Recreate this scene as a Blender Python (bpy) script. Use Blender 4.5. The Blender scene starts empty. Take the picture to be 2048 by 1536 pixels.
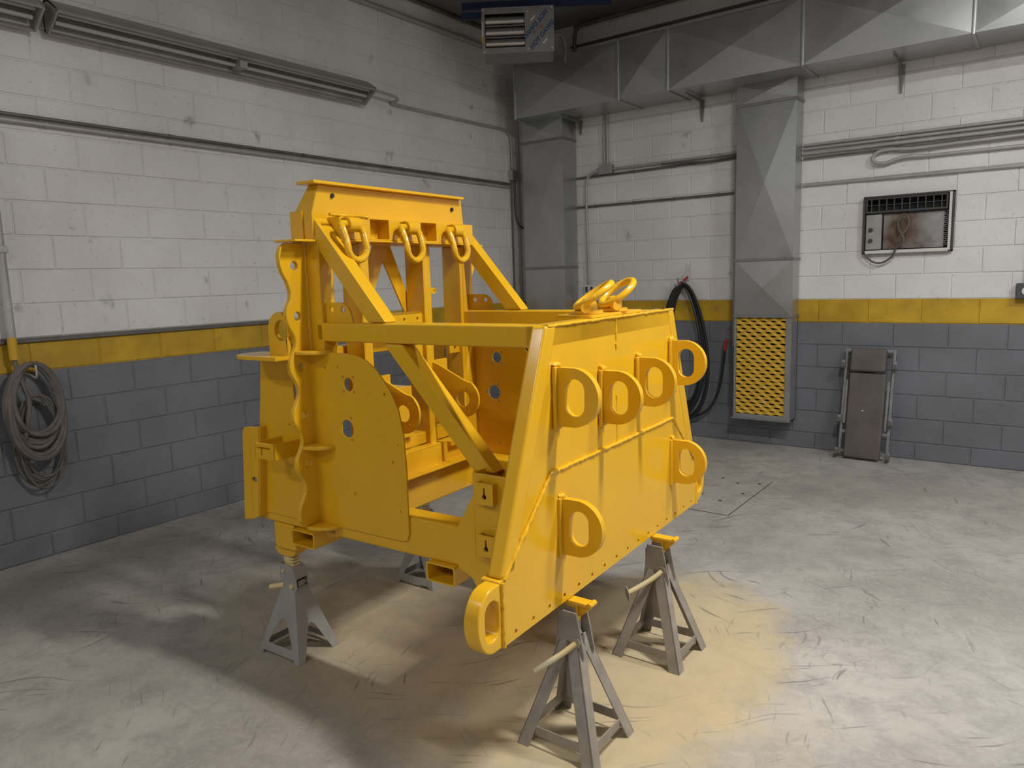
import bpy, bmesh, math, random
from mathutils import Vector, Matrix
from mathutils.geometry import delaunay_2d_cdt
random.seed(7)
scn = bpy.context.scene
COL = scn.collection
PI = math.pi

# ------------------------------------------------------------------ camera
FPX = 1472.26
CAM = Vector((4.9908, -6.9468, 1.6414))
YAW, PITCH, ROLL = .6418, -.1433, -.0301
_f = Vector((-math.sin(YAW)*math.cos(PITCH), math.cos(YAW)*math.cos(PITCH), math.sin(PITCH)))
_r = Vector((math.cos(YAW), math.sin(YAW), 0)); _u = _r.cross(_f)
_R = math.cos(ROLL)*_r + math.sin(ROLL)*_u; _U = -math.sin(ROLL)*_r + math.cos(ROLL)*_u
cam = bpy.data.objects.new('camera', bpy.data.cameras.new('camera')); COL.objects.link(cam)
cam.data.sensor_width = 36; cam.data.lens = FPX*36/2048
cam.data.clip_start = .05; cam.data.clip_end = 60
cam.matrix_world = Matrix(((_R.x, _U.x, -_f.x, CAM.x), (_R.y, _U.y, -_f.y, CAM.y), (_R.z, _U.z, -_f.z, CAM.z), (0, 0, 0, 1)))
scn.camera = cam

# ------------------------------------------------------------------ world, exposure
w = bpy.data.worlds.new('world'); scn.world = w; w.use_nodes = True
w.node_tree.nodes['Background'].inputs[0].default_value = (.75, .8, .9, 1)
w.node_tree.nodes['Background'].inputs[1].default_value = .02
scn.view_settings.view_transform = 'Standard'; scn.view_settings.look = 'None'
scn.view_settings.gamma = 1; scn.view_settings.use_curve_mapping = False
scn.view_settings.exposure = .02
# inferred shop lamps, then two added fill lamps: (name, location, size x, size y, rotation, watts, colour)
LAMPS = [
    ('above the front of the yellow machine', (5.1, -4.4, 4.02), .75, .14, (0, 0, 0), 140, (1, .965, .91)),
    ('above the open floor on the right', (6.7, -2.9, 4.02), 1.2, .14, (0, 0, 0), 100, (.95, .975, 1)),
    ('added as unseen fill behind the camera', (5.2, -9.2, 4.02), 1.2, .14, (0, 0, 0), 52, (1, .985, .965)),  # fill lamp added to brighten the machine faces towards the camera
    ('added as unseen fill near the left wall behind the camera', (1.7, -8.6, 4.02), 1.2, .14, (0, 0, 0), 42, (1, .985, .965)),  # fill lamp added to brighten the left wall
]
ROOM_X, ROOM_Y, ROOM_Z = 9.0, -11.0, 4.22

# ------------------------------------------------------------------ materials
def mat(name, color, rough=.5, metal=0., spec=.5, coat=0.):
    m = bpy.data.materials.new(name); m.use_nodes = True
    b = m.node_tree.nodes['Principled BSDF']
    b.inputs['Base Color'].default_value = (*color, 1); b.inputs['Roughness'].default_value = rough
    b.inputs['Metallic'].default_value = metal; b.inputs['Specular IOR Level'].default_value = spec
    b.inputs['Coat Weight'].default_value = coat; b.inputs['Coat Roughness'].default_value = .15
    return m
class NT:
    def __init__(s, m): s.t = m.node_tree; s.b = s.t.nodes['Principled BSDF']
    def n(s, kind, **kw):
        x = s.t.nodes.new(kind)
        for k, v in kw.items():
            if hasattr(x, k): setattr(x, k, v)
        return x
    def L(s, a, b): s.t.links.new(a, b)
    def pos(s): return s.n('ShaderNodeNewGeometry').outputs['Position']
    def noise(s, vec, scale, detail=4, rough=.55, dist=0., dim='3D'):
        x = s.n('ShaderNodeTexNoise'); x.inputs['Scale'].default_value = scale; x.inputs['Detail'].default_value = detail
        x.inputs['Roughness'].default_value = rough; x.inputs['Distortion'].default_value = dist
        if vec is not None: s.L(vec, x.inputs['Vector'])
        return x.outputs['Fac']
    def ramp(s, fac, stops, interp='LINEAR'):
        x = s.n('ShaderNodeValToRGB'); x.color_ramp.interpolation = interp
        e = x.color_ramp.elements
        while len(e) > 1: e.remove(e[-1])
        e[0].position = stops[0][0]; e[0].color = (*stops[0][1], 1)
        for p, c in stops[1:]:
            q = e.new(p); q.color = (*c, 1)
        s.L(fac, x.inputs['Fac']); return x.outputs['Color']
    def mix(s, fac, a, b, blend='MIX'):
        x = s.n('ShaderNodeMix', data_type='RGBA', blend_type=blend)
        for sock, v in ((x.inputs[0], fac), (x.inputs[6], a), (x.inputs[7], b)):
            if isinstance(v, (int, float)): sock.default_value = v
            elif isinstance(v, tuple): sock.default_value = (*v, 1)
            else: s.L(v, sock)
        return x.outputs[2]
    def math(s, op, a, b=0., c=0.):
        x = s.n('ShaderNodeMath', operation=op)
        for i, v in enumerate((a, b, c)):
            if isinstance(v, (int, float)): x.inputs[i].default_value = v
            else: s.L(v, x.inputs[i])
        return x.outputs[0]
    def bump(s, h, strength=.3, dist=.01):
        x = s.n('ShaderNodeBump'); x.inputs['Strength'].default_value = strength; x.inputs['Distance'].default_value = dist
        s.L(h, x.inputs['Height']); s.L(x.outputs[0], s.b.inputs['Normal'])
    def sep(s, v):
        x = s.n('ShaderNodeSeparateXYZ'); s.L(v, x.inputs[0]); return x.outputs
    def maprange(s, v, a, b, c=0., d=1.):
        x = s.n('ShaderNodeMapRange'); s.L(v, x.inputs[0])
        for i, q in enumerate((a, b, c, d)): x.inputs[i+1].default_value = q
        return x.outputs[0]
    def scale(s, v, sc, rot=(0, 0, 0)):
        x = s.n('ShaderNodeMapping'); x.vector_type = 'TEXTURE'; x.inputs['Scale'].default_value = [1/q for q in sc]; x.inputs['Rotation'].default_value = rot
        s.L(v, x.inputs['Vector']); return x.outputs[0]
G = lambda v: (v, v, v)

def painted_block():
    m = mat('painted_block', (.6, .59, .58), .5); t = NT(m); p = t.pos()
    z = t.sep(p)[2]
    z0, z1 = .148+5*.2032, .148+6*.2032
    isy = t.math('MULTIPLY', t.math('GREATER_THAN', z, z0), t.math('LESS_THAN', z, z1))
    isw = t.math('GREATER_THAN', z, z1)
    big = t.noise(p, 1.1, 4); fine = t.noise(p, 55, 3)
    wh = t.mix(t.maprange(big, .35, .7), (.62, .605, .59), (.76, .75, .745))
    ye = t.mix(t.maprange(t.noise(p, 3, 4), .4, .7), (.42, .25, .01), (.62, .39, .015))
    gr = t.mix(t.maprange(t.noise(p, 1.6, 4), .35, .7), (.13, .137, .152), (.175, .184, .205))
    c = t.mix(isw, t.mix(isy, gr, ye), wh)
    # soot spots and specks of dirt
    sp = t.maprange(t.noise(p, 30, 4, .75), .61, .71)
    spots = t.maprange(t.noise(p, 4.2, 3, .55, .3), .67, .77)
    d = t.math('MINIMUM', t.math('ADD', t.math('MULTIPLY', sp, .45), t.math('MULTIPLY', spots, .6)), .8)
    c = t.mix(d, c, (.07, .065, .06))
    t.L(c, t.b.inputs['Base Color'])
    t.L(t.maprange(fine, .3, .7, .38, .6), t.b.inputs['Roughness'])
    t.bump(t.math('ADD', t.math('MULTIPLY', fine, .5), t.noise(p, 160, 2)), .6, .004)
    return m
def concrete():
    m = mat('concrete', (.4, .38, .35), .6); t = NT(m); p = t.pos()
    n1 = t.noise(p, .9, 6, .6, .2); n2 = t.noise(p, 5.5, 6, .7, .3); n3 = t.noise(p, 40, 4, .7)
    base = t.mix(t.maprange(n1, .35, .68), (.28, .264, .236), (.43, .41, .375))
    base = t.mix(t.maprange(n2, .44, .66, 0, .62), base, (.215, .205, .195))
    base = t.mix(t.maprange(n3, .5, .8, 0, .35), base, (.55, .53, .5))
    # overspray of yellow paint that settled under the machine
    x, y, z = t.sep(p)
    def ell(cx, cy, rx, ry):
        a = t.math('DIVIDE', t.math('SUBTRACT', x, cx), rx); b = t.math('DIVIDE', t.math('SUBTRACT', y, cy), ry)
        return t.math('SQRT', t.math('ADD', t.math('MULTIPLY', a, a), t.math('MULTIPLY', b, b)))
    wob = t.math('MULTIPLY', t.math('SUBTRACT', t.noise(p, 5, 5, .65), .5), .55)
    e1 = t.maprange(t.math('ADD', ell(3.58, -4.28, .60, .98), wob), .72, 1.12, 1, 0)
    e2 = t.maprange(t.math('ADD', ell(2.85, -4.55, 1.35, .72), wob), .55, 1.25, .55, 0)
    e3 = t.maprange(t.math('ADD', ell(3.35, -5.15, .35, .2), wob), .4, 1.2, .6, 0)
    over = t.math('MINIMUM', t.math('MAXIMUM', t.math('MAXIMUM', e1, e2), e3), .75)
    base = t.mix(over, base, t.mix(t.maprange(n2, .35, .7), (.56, .44, .235), (.48, .385, .215)))
    # scuffs: thin dark scratches in several directions
    wv_ = t.n('ShaderNodeVectorMath', operation='MULTIPLY_ADD'); wn_ = t.n('ShaderNodeTexNoise'); wn_.inputs['Scale'].default_value = 1.7; wn_.inputs['Detail'].default_value = 1
    t.L(p, wn_.inputs['Vector']); t.L(wn_.outputs['Color'], wv_.inputs[0]); wv_.inputs[1].default_value = (.35, .35, 0); t.L(p, wv_.inputs[2]); warp = wv_.outputs[0]
    def scuff(rot, sc, lo, hi, k):
        v = t.scale(warp, sc, (0, 0, rot))
        ln = t.maprange(t.noise(v, 1.0, 3, .5), .63, .69)
        gate = t.maprange(t.noise(p, .8+k*.23, 3), lo, hi)
        return t.math('MULTIPLY', ln, gate)
    s1 = scuff(.75, (2.2, 42, 1), .44, .58, 0); s2 = scuff(-.5, (3, 46, 1), .46, .60, 1); s3 = scuff(1.9, (3.5, 40, 1), .48, .60, 2)
    sc = t.math('MULTIPLY', t.math('MINIMUM', t.math('ADD', t.math('ADD', s1, s2), s3), 1.), .7)
    base = t.mix(sc, base, (.13, .12, .115))
    cr = t.n('ShaderNodeTexVoronoi', feature='DISTANCE_TO_EDGE'); cr.inputs['Scale'].default_value = 1.3
    vd = t.n('ShaderNodeVectorMath', operation='ADD'); t.L(p, vd.inputs[0])
    nn = t.n('ShaderNodeTexNoise'); nn.inputs['Scale'].default_value = 1.6; nn.inputs['Detail'].default_value = 5; t.L(p, nn.inputs['Vector']); t.L(nn.outputs['Color'], vd.inputs[1])
    t.L(vd.outputs[0], cr.inputs['Vector'])
    crk = t.math('MULTIPLY', t.maprange(cr.outputs['Distance'], 0, .005, .5, 0), t.maprange(t.noise(p, 1.3, 2), .56, .64))
    base = t.mix(crk, base, (.14, .12, .1))
    t.L(base, t.b.inputs['Base Color'])
    t.L(t.maprange(n2, .3, .7, .5, .75), t.b.inputs['Roughness'])
    t.bump(t.math('ADD', n3, t.math('MULTIPLY', n2, .6)), .2, .006)
    return m
def noisy(name, c0, c1, rough=(.4, .6), scale=8, metal=0., bump=0., detail=4, stretch=None):
    m = mat(name, c0, rough[0], metal); t = NT(m)
    p = t.pos()
    if stretch: p = t.scale(p, stretch)
    n = t.noise(p, scale, detail, .6)
    t.L(t.mix(t.maprange(n, .3, .7), c0, c1), t.b.inputs['Base Color'])
    t.L(t.maprange(n, .3, .7, *rough), t.b.inputs['Roughness'])
    if bump: t.bump(t.noise(t.pos(), scale*6, 3), bump, .004)
    return m
M = dict(
    block=painted_block(), concrete=concrete(),
    yellow=noisy('yellow_enamel', (.71, .392, .013), (.76, .425, .016), (.16, .24), 3, bump=.015),
    galv=noisy('galvanised_sheet', (.40, .415, .425), (.46, .475, .485), (.30, .40), 4, metal=.8, detail=3),
    galv_d=noisy('dull_steel', (.22, .225, .23), (.30, .305, .31), (.4, .6), 12, metal=.6),
    conduit=noisy('painted_conduit', (.33, .325, .32), (.44, .435, .43), (.4, .6), 6, metal=.2),
    darkpipe=noisy('dark_pipe', (.10, .098, .095), (.17, .165, .16), (.4, .6), 6, metal=.3),
    stand=noisy('worn_grey_paint', (.25, .225, .195), (.36, .32, .27), (.45, .7), 14, metal=.25, bump=.15),
    stand2=noisy('smooth_grey_paint', (.30, .295, .28), (.38, .375, .36), (.4, .6), 7, metal=.2),
    tooth=noisy('oversprayed_column', (.62, .58, .42), (.66, .50, .16), (.4, .6), 9),
    black=mat('black_rubber', (.018, .018, .019), .45), dark=mat('dark_void', (.012, .012, .012), .7),
    hose=noisy('dusty_hose', (.075, .066, .058), (.14, .125, .11), (.5, .7), 14),
    white=mat('white_enamel', (.6, .6, .58), .35), housing=noisy('dusty_lamp_housing', (.30, .29, .27), (.40, .385, .36), (.4, .6), 5, metal=.2),
    tube=mat('unlit_tube', (.42, .42, .40), .25), lens=noisy('dusty_lens', (.10, .098, .09), (.17, .165, .155), (.25, .4), 4),
    heater=noisy('grey_heater_case', (.20, .20, .195), (.25, .25, .245), (.4, .55), 5),
    heat_tube=noisy('heat_exchanger_tube', (.42, .41, .40), (.52, .51, .50), (.22, .3), 3, metal=.9),
    blue=mat('dark_blue_strut', (.012, .022, .075), .45), blue_print=mat('blue_print', (.03, .06, .16), .6),
    red_print=mat('red_print', (.35, .05, .04), .6), white_print=mat('white_print', (.62, .62, .6), .6),
    filter=noisy('yellow_filter_paper', (.50, .29, .02), (.62, .37, .03), (.6, .8), 10),
    pad=noisy('worn_vinyl', (.085, .072, .066), (.125, .105, .097), (.45, .6), 4, bump=.1),
    ac_dark=mat('ac_dark_plastic', (.045, .044, .043), .6), ac_coil=None, ac_grey=noisy('ac_grey_sheet', (.28, .28, .28), (.38, .38, .37), (.4, .6), 8, metal=.4),
    ceiling=noisy('ceiling_paint', (.16, .155, .15), (.22, .215, .21), (.5, .7), 3),
    rub_red=mat('red_tape', (.35, .02, .02), .5), switch=mat('grey_box', (.06, .065, .07), .5),
    plain=noisy('white_wall_paint', (.55, .54, .53), (.62, .61, .6), (.5, .7), 2),
    cord=mat('brown_cord', (.10, .085, .07), .5),
)
def ac_coil():
    m = mat('finned_coil', (.2, .15, .11), .5, .5); t = NT(m); p = t.pos()
    wv = t.n('ShaderNodeTexWave', bands_direction='X'); wv.inputs['Scale'].default_value = 90; t.L(p, wv.inputs['Vector'])
    c = t.mix(t.maprange(t.noise(p, 5, 4), .4, .62), (.14, .085, .055), (.30, .27, .25))
    x = t.sep(p)[0]
    c = t.mix(t.maprange(t.math('ADD', x, t.math('MULTIPLY', t.noise(p, 14, 4), .25)), 4.1, 4.3), c, (.42, .42, .43))
    t.L(t.mix(t.math('MULTIPLY', wv.outputs['Fac'], .3), c, (.06, .05, .04)), t.b.inputs['Base Color'])
    t.bump(t.math('ADD', wv.outputs['Fac'], t.noise(p, 60, 3)), .4, .003)
    return m
M['ac_coil'] = ac_coil()
em = mat('lit_tube', (1, 1, 1), .5); em.node_tree.nodes['Principled BSDF'].inputs['Emission Color'].default_value = (1, .98, .94, 1)
em.node_tree.nodes['Principled BSDF'].inputs['Emission Strength'].default_value = 6; M['lit'] = em

# ------------------------------------------------------------------ mesh helpers
def V(*a): return Vector(a)
def triangulate(loops):
    """constrained triangulation of an outline with holes; indices run through all loops in order"""
    flat = [Vector((q[0], q[1])) for lp in loops for q in lp]; edges, k = [], 0
    for lp in loops:
        n = len(lp); edges += [(k+i, k+(i+1) % n) for i in range(n)]; k += n
    vs, es, fs, ov, oe, of = delaunay_2d_cdt(flat, edges, [], 0, 1e-7)
    def inside(p):
        c = False
        for lp in loops:
            n = len(lp)
            for i in range(n):
                (x0, y0), (x1, y1) = lp[i], lp[(i+1) % n]
                if (y0 > p.y) != (y1 > p.y) and p.x < (x1-x0)*(p.y-y0)/(y1-y0)+x0: c = not c
        return c
    out = []
    for f in fs:
        if inside((vs[f[0]]+vs[f[1]]+vs[f[2]])/3) and all(ov[i] for i in f): out.append([ov[i][0] for i in f])
    return out
class B:
    """collects shapes, then links them as one mesh object"""
    def __init__(s): s.bm = bmesh.new()
    def verts(s, pts): return [s.bm.verts.new(p) for p in pts]
    def face(s, vs):
        try: return s.bm.faces.new(vs)
        except ValueError: return None
    def box(s, lo, hi, mtx=None):
        p = [V(x, y, z) for x in (lo[0], hi[0]) for y in (lo[1], hi[1]) for z in (lo[2], hi[2])]
        if mtx: p = [mtx @ q for q in p]
        v = s.verts(p)
        for f in ((0, 1, 3, 2), (4, 6, 7, 5), (0, 4, 5, 1), (2, 3, 7, 6), (0, 2, 6, 4), (1, 5, 7, 3)): s.face([v[i] for i in f])
        return s
    def prism(s, outer, c0, c1, f, holes=()):
        """2D outline with holes, extruded from c0 to c1; f(a, b, c) places a point"""
        loops = [list(outer)] + [list(h) for h in holes]
        flat = [q for lp in loops for q in lp]
        tris = triangulate(loops)
        a = s.verts([V(*f(q[0], q[1], c0)) for q in flat]); b = s.verts([V(*f(q[0], q[1], c1)) for q in flat])
        for t in tris:
            s.face([a[i] for i in t]); s.face([b[i] for i in reversed(t)])
        k = 0
        for lp in loops:
            n = len(lp)
            for i in range(n):
                j = (i+1) % n
                s.face([a[k+i], a[k+j], b[k+j], b[k+i]])
            k += n
        return s
    def tube(s, path, r, seg=8, closed=False, jit=0.):
        path = [Vector(p) for p in path]; n = len(path); rings = []
        t0 = (path[1]-path[0]).normalized()
        up = V(0, 0, 1) if abs(t0.z) < .9 else V(1, 0, 0)
        nrm = (up - t0*up.dot(t0)).normalized()
        for i, p in enumerate(path):
            if closed: t = (path[(i+1) % n]-path[i-1]).normalized()
            else: t = (path[min(i+1, n-1)]-path[max(i-1, 0)]).normalized()
            nrm = (nrm - t*nrm.dot(t))
            nrm = nrm.normalized() if nrm.length > 1e-6 else t.orthogonal().normalized()
            bn = t.cross(nrm); rr = r[i] if isinstance(r, (list, tuple)) else r
            rr *= 1+random.uniform(-jit, jit)
            rings.append(s.verts([p + (nrm*math.cos(2*PI*k/seg)+bn*math.sin(2*PI*k/seg))*rr for k in range(seg)]))
        for i in range(n if closed else n-1):
            A, C = rings[i], rings[(i+1) % n]
            for k in range(seg): s.face([A[k], A[(k+1) % seg], C[(k+1) % seg], C[k]])
        if not closed: s.face(rings[0][::-1]); s.face(rings[-1])
        return s
    def cyl(s, a, b, r, seg=20): return s.tube([a, b], r, seg)
    def build(s, name, m, parent=None, bevel=0., seg=2, smooth=30, clean=False):
        if clean: bmesh.ops.remove_doubles(s.bm, verts=s.bm.verts, dist=1e-5)
        bmesh.ops.recalc_face_normals(s.bm, faces=s.bm.faces)
        me = bpy.data.meshes.new(name); s.bm.to_mesh(me); s.bm.free()
        me.materials.append(M[m] if isinstance(m, str) else m)
        if smooth:
            me.polygons.foreach_set('use_smooth', [True]*len(me.polygons)); me.set_sharp_from_angle(angle=math.radians(smooth))
        return link(name, me, parent, bevel, seg)
def link(name, me, parent=None, bevel=0., seg=2):
    o = bpy.data.objects.new(name, me); COL.objects.link(o)
    if parent: o.parent = parent
    if bevel:
        b = o.modifiers.new('bevel', 'BEVEL'); b.width = bevel; b.segments = seg; b.limit_method = 'ANGLE'; b.angle_limit = math.radians(40)
        wn = o.modifiers.new('normals', 'WEIGHTED_NORMAL'); wn.weight = 90
    return o
def thing(name, label, cat, loc=(0, 0, 0), rotz=0., group=None):
    o = bpy.data.objects.new(name, None); COL.objects.link(o); o.empty_display_size = .1
    o.location = loc; o.rotation_euler = (0, 0, rotz)
    return tag(o, label, cat, group)
def tag(o, label, cat, group=None):
    o['label'] = label; o['category'] = cat
    if group: o['group'] = group
    return o
def structure(o): o['kind'] = 'structure'; return o
def stuff(o): o['kind'] = 'stuff'; return o
def copy_tree(o, parent=None):
    c = o.copy(); COL.objects.link(c); c.parent = parent
    for ch in list(o.children): copy_tree(ch, c)
    return c
def circ(cx, cy, r, n=18, a0=0., a1=2*PI, ry=None):
    full = abs(a1-a0-2*PI) < 1e-6; ry = r if ry is None else ry
    return [(cx+r*math.cos(a0+(a1-a0)*i/(n if full else n-1)), cy+ry*math.sin(a0+(a1-a0)*i/(n if full else n-1))) for i in range(n)]
def rpoly(pts, rad, n=5):
    """round the corners of a 2D outline; rad is a number or a list"""
    out = []; N = len(pts)
    for i in range(N):
        p = Vector(pts[i]); a = Vector(pts[i-1]); b = Vector(pts[(i+1) % N]); r = rad[i] if isinstance(rad, (list, tuple)) else rad
        if r <= 0: out.append(tuple(p)); continue
        da, db = (a-p), (b-p); r1 = min(r, da.length*.49, db.length*.49)
        A = p+da.normalized()*r1; Bp = p+db.normalized()*r1
        for k in range(n+1):
            t = k/n; q = A*(1-t)**2 + p*2*t*(1-t) + Bp*t*t; out.append(tuple(q))
    return out
def stadium(cx, cy, hw, hh, n=8):
    """rounded slot, taller than wide"""
    r = hw; k = hh-hw
    return [(cx+r*math.cos(a), cy+k+r*math.sin(a)) for a in [PI*i/n for i in range(n+1)]] + [(cx+r*math.cos(a), cy-k+r*math.sin(a)) for a in [PI+PI*i/n for i in range(n+1)]]
def smooth_path(pts, sub=6, closed=False):
    P = [Vector(p) for p in pts]; n = len(P); out = []
    for i in range(n if closed else n-1):
        g = lambda k: P[k % n] if closed else P[max(0, min(n-1, k))]
        a, b, c, d = g(i-1), g(i), g(i+1), g(i+2)
        for k in range(sub):
            t = k/sub
            out.append(.5*((2*b)+(c-a)*t+(2*a-5*b+4*c-d)*t*t+(3*b-a-3*c+d)*t**3))
    if not closed: out.append(P[-1])
    return out
LZ = lambda a, b, c: (a, c, b)      # outline in (l, z), extruded along s
SZ = lambda a, b, c: (c, a, b)      # outline in (s, z), extruded along l
LS = lambda a, b, c: (a, b, c)      # outline in (l, s), extruded along z
def rect(a0, b0, a1, b1): return [(a0, b0), (a1, b0), (a1, b1), (a0, b1)]

# ------------------------------------------------------------------ room shell
def project(p):
    d = Vector(p)-CAM; z = d.dot(_f)
    if z < .1: return None
    return 1024+FPX*d.dot(_R)/z, 768-FPX*d.dot(_U)/z
def in_frame(pts, mg=25):
    q = [project(p) for p in pts]
    if any(x is None for x in q): return False
    return max(x[0] for x in q) > -mg and min(x[0] for x in q) < 2048+mg and max(x[1] for x in q) > -mg and min(x[1] for x in q) < 1536+mg
structure(B().box((-.2, ROOM_Y-.2, -.15), (ROOM_X+.2, .2, 0)).build('floor', 'concrete', smooth=0))
structure(B().box((-.2, ROOM_Y-.2, ROOM_Z), (ROOM_X+.2, .2, ROOM_Z+.15)).build('ceiling', 'ceiling', smooth=0))
wl = structure(B().box((-.2, ROOM_Y-.2, 0), (-.0065, 0, ROOM_Z)).build('wall_left', 'block', smooth=0))
# the right wall has an opening for the air conditioner sleeve
ACX0, ACX1, ACZ0, ACZ1 = 3.60, 4.265, 1.75, 2.225
wb = B()
for lo, hi in (((-.2, 0), (ACX0, ROOM_Z)), ((ACX1, 0), (ROOM_X+.2, ROOM_Z)), ((ACX0, 0), (ACX1, ACZ0)), ((ACX0, ACZ1), (ACX1, ROOM_Z))):
    wb.box((lo[0], .0065, lo[1]), (hi[0], .2, hi[1]))
wr = structure(wb.build('wall_right', 'block', smooth=0))
structure(B().box((-.2, ROOM_Y-.2, 0), (ROOM_X+.2, ROOM_Y, ROOM_Z)).build('wall_front', 'plain', smooth=0))
structure(B().box((ROOM_X, ROOM_Y, 0), (ROOM_X+.2, .005, ROOM_Z)).build('wall_far_right', 'plain', smooth=0))
S = .2032; JT = .0085; CH = .004; BD = .010
_bm = {}
def block_pts(w_, h_):
    a, b = w_/2, h_/2; c = CH
    return [(-a, -b, -BD), (a, -b, -BD), (a, b, -BD), (-a, b, -BD), (-a, -b, -c), (a, -b, -c), (a, b, -c), (-a, b, -c), (-a+c, -b+c, 0), (a-c, -b+c, 0), (a-c, b-c, 0), (-a+c, b-c, 0)]
BF = [(8, 9, 10, 11)] + [(i, (i+1) % 4, 4+(i+1) % 4, 4+i) for i in range(4)] + [(4+i, 4+(i+1) % 4, 8+(i+1) % 4, 8+i) for i in range(4)]
def block_mesh(w_, h_):
    k = (round(w_, 3), round(h_, 3))
    if k not in _bm:
        me = bpy.data.meshes.new('block'); me.from_pydata(block_pts(w_, h_), [], BF); me.materials.append(M['block']); _bm[k] = me
    return _bm[k]
def lay_blocks(wall, phase, length, to3, rot, skip=None):
    """phase: joint offsets along the wall for odd and even courses; to3(t, z) is a point on the wall face"""
    rest_v, rest_f, n = [], [], 0
    mt = rot.to_4x4()
    for k in range(-1, 20):
        za = max(0., .148+k*S); zb = min(.148+(k+1)*S, ROOM_Z)
        ph = phase[k % 2]; j = math.floor(-ph/(2*S))-1
        while True:
            a = ph+j*2*S; b = a+2*S; j += 1
            if b < .03: continue
            if a > length: break
            a = max(a, 0.); b = min(b, length)
            segs = [(a, b)]
            if skip and zb > skip[2]+.03 and za < skip[3]-.03:
                segs = []
                for p0, p1 in ((a, min(b, skip[0])), (max(a, skip[1]), b)):
                    if p1-p0 > .03: segs.append((p0, p1))
            for p0, p1 in segs:
                w_, h_ = p1-p0-JT, zb-za-JT
                if w_ < .02: continue
                c = Vector(to3((p0+p1)/2, (za+zb)/2, random.uniform(-.0012, .0012)))
                cs = [to3(p0, za, 0), to3(p1, za, 0), to3(p0, zb, 0), to3(p1, zb, 0)]
                if in_frame(cs):
                    o = link('block', block_mesh(w_, h_), wall); o.matrix_local = Matrix.Translation(c) @ mt; n += 1
                else:
                    i0 = len(rest_v)
                    rest_v += [tuple(c + rot @ Vector(q)) for q in block_pts(w_, h_)]
                    rest_f += [tuple(i0+i for i in f) for f in BF]
    me = bpy.data.meshes.new('blocks_out_of_view'); me.from_pydata(rest_v, [], rest_f); me.materials.append(M['block'])
    stuff(link('outer_blocks', me, wall))
    return n
rotL = Matrix(((0, 0, 1), (1, 0, 0), (0, 1, 0)))       # local x -> world y, y -> z, normal -> x
rotR = Matrix(((1, 0, 0), (0, 0, -1), (0, 1, 0)))      # local x -> world x, y -> z, normal -> -y
lay_blocks(wl, {1: 1.246*S, 0: .246*S}, -ROOM_Y, lambda t, z, d: (d, -t, z), rotL)
lay_blocks(wr, {1: -.023*S, 0: .977*S}, ROOM_X, lambda t, z, d: (t, -d, z), rotR, (ACX0, ACX1, ACZ0, ACZ1))

# ------------------------------------------------------------------ ceiling lamps (lit, outside the picture; two are added fill)
for nm, loc, sx, sy, rot, watts, col in LAMPS:
    t = thing('ceiling_or_fill_light', 'lit white ceiling strip light %s' % nm, 'light', (loc[0], loc[1], ROOM_Z-.001), rot[2], 'lit ceiling strip lights')
    B().box((-sx/2-.03, -.13, -.09), (sx/2+.03, .13, 0)).build('housing', 'white', t, .006)
    for y in (-.05, .05): B().cyl((-sx/2, y, -.115), (sx/2, y, -.115), .016, 12).build('tube', 'lit', t)
    for x in (-sx/2-.01, sx/2+.01): B().box((x-.012, -.09, -.135), (x+.012, .09, -.09)).build('lamp_holder', 'white', t)
    ld = bpy.data.lights.new('lamp_glow', 'AREA'); ld.shape = 'RECTANGLE'; ld.size = sx; ld.size_y = sy; ld.energy = watts; ld.color = col
    lo = bpy.data.objects.new('lamp_glow', ld); COL.objects.link(lo); lo.parent = t; lo.location = (0, 0, loc[2]-ROOM_Z+.04)

# ------------------------------------------------------------------ yellow machine frame
TH = math.radians(2.6)
mc = thing('machine_frame', 'large yellow welded steel machine frame raised on four jack stands', 'machine', (3.694, -5.293, 0), TH)
N0, F0 = .29, 1.285                 # near and far outer faces (s)
MID = (N0+F0)/2
mir = lambda s: N0+F0-s
Y = 'yellow'
def bead(path, r, parent, name='weld_bead', sub=14, jit=.22):
    pts = []
    path = [Vector(p) for p in path]
    for a, b in zip(path[:-1], path[1:]):
        n = max(2, int((b-a).length/.011))
        pts += [a.lerp(b, i/n)+V(random.uniform(-1, 1), random.uniform(-1, 1), random.uniform(-1, 1))*r*.22 for i in range(n)]
    pts.append(path[-1])
    return B().tube(pts, r, 7, jit=jit).build(name, Y, parent, smooth=60)
# front plate: upper sheet between the corner posts, lower sheet welded over it
PW = 1.65
up = B().prism([(.03, .74), (PW-.03, .74), (1.362, 1.485), (.288, 1.485)], -.014, -.004, SZ).build('upper_front_sheet', Y, mc, .002)
holes = [circ(.067+.1011*k, .553, .0085, 12) for k in range(16)]
lowp = B().prism(rpoly([(0, .53), (PW, .53), (PW, .738), (1.35, 1.0), (.30, 1.0), (0, .738)], [0, 0, 0, .01, .01, 0]), -.012, .001, SZ, holes).build('lower_front_sheet', Y, mc, .002)
bead([(.001, .012, .742), (.001, .298, 1.003), (.001, 1.348, 1.003), (.001, PW-.012, .742)], .007, lowp)
for a, b in ((1.477, 1.40), (1.385, 1.37)): bead([(-.004, .795, a), (-.004, .797, b)], .006, up)
bead([(-.004, .797, 1.19), (-.004, .799, 1.005)], .0045, up)
bead([(-.004, .30, 1.484), (-.004, 1.355, 1.484)], .006, up)
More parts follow.
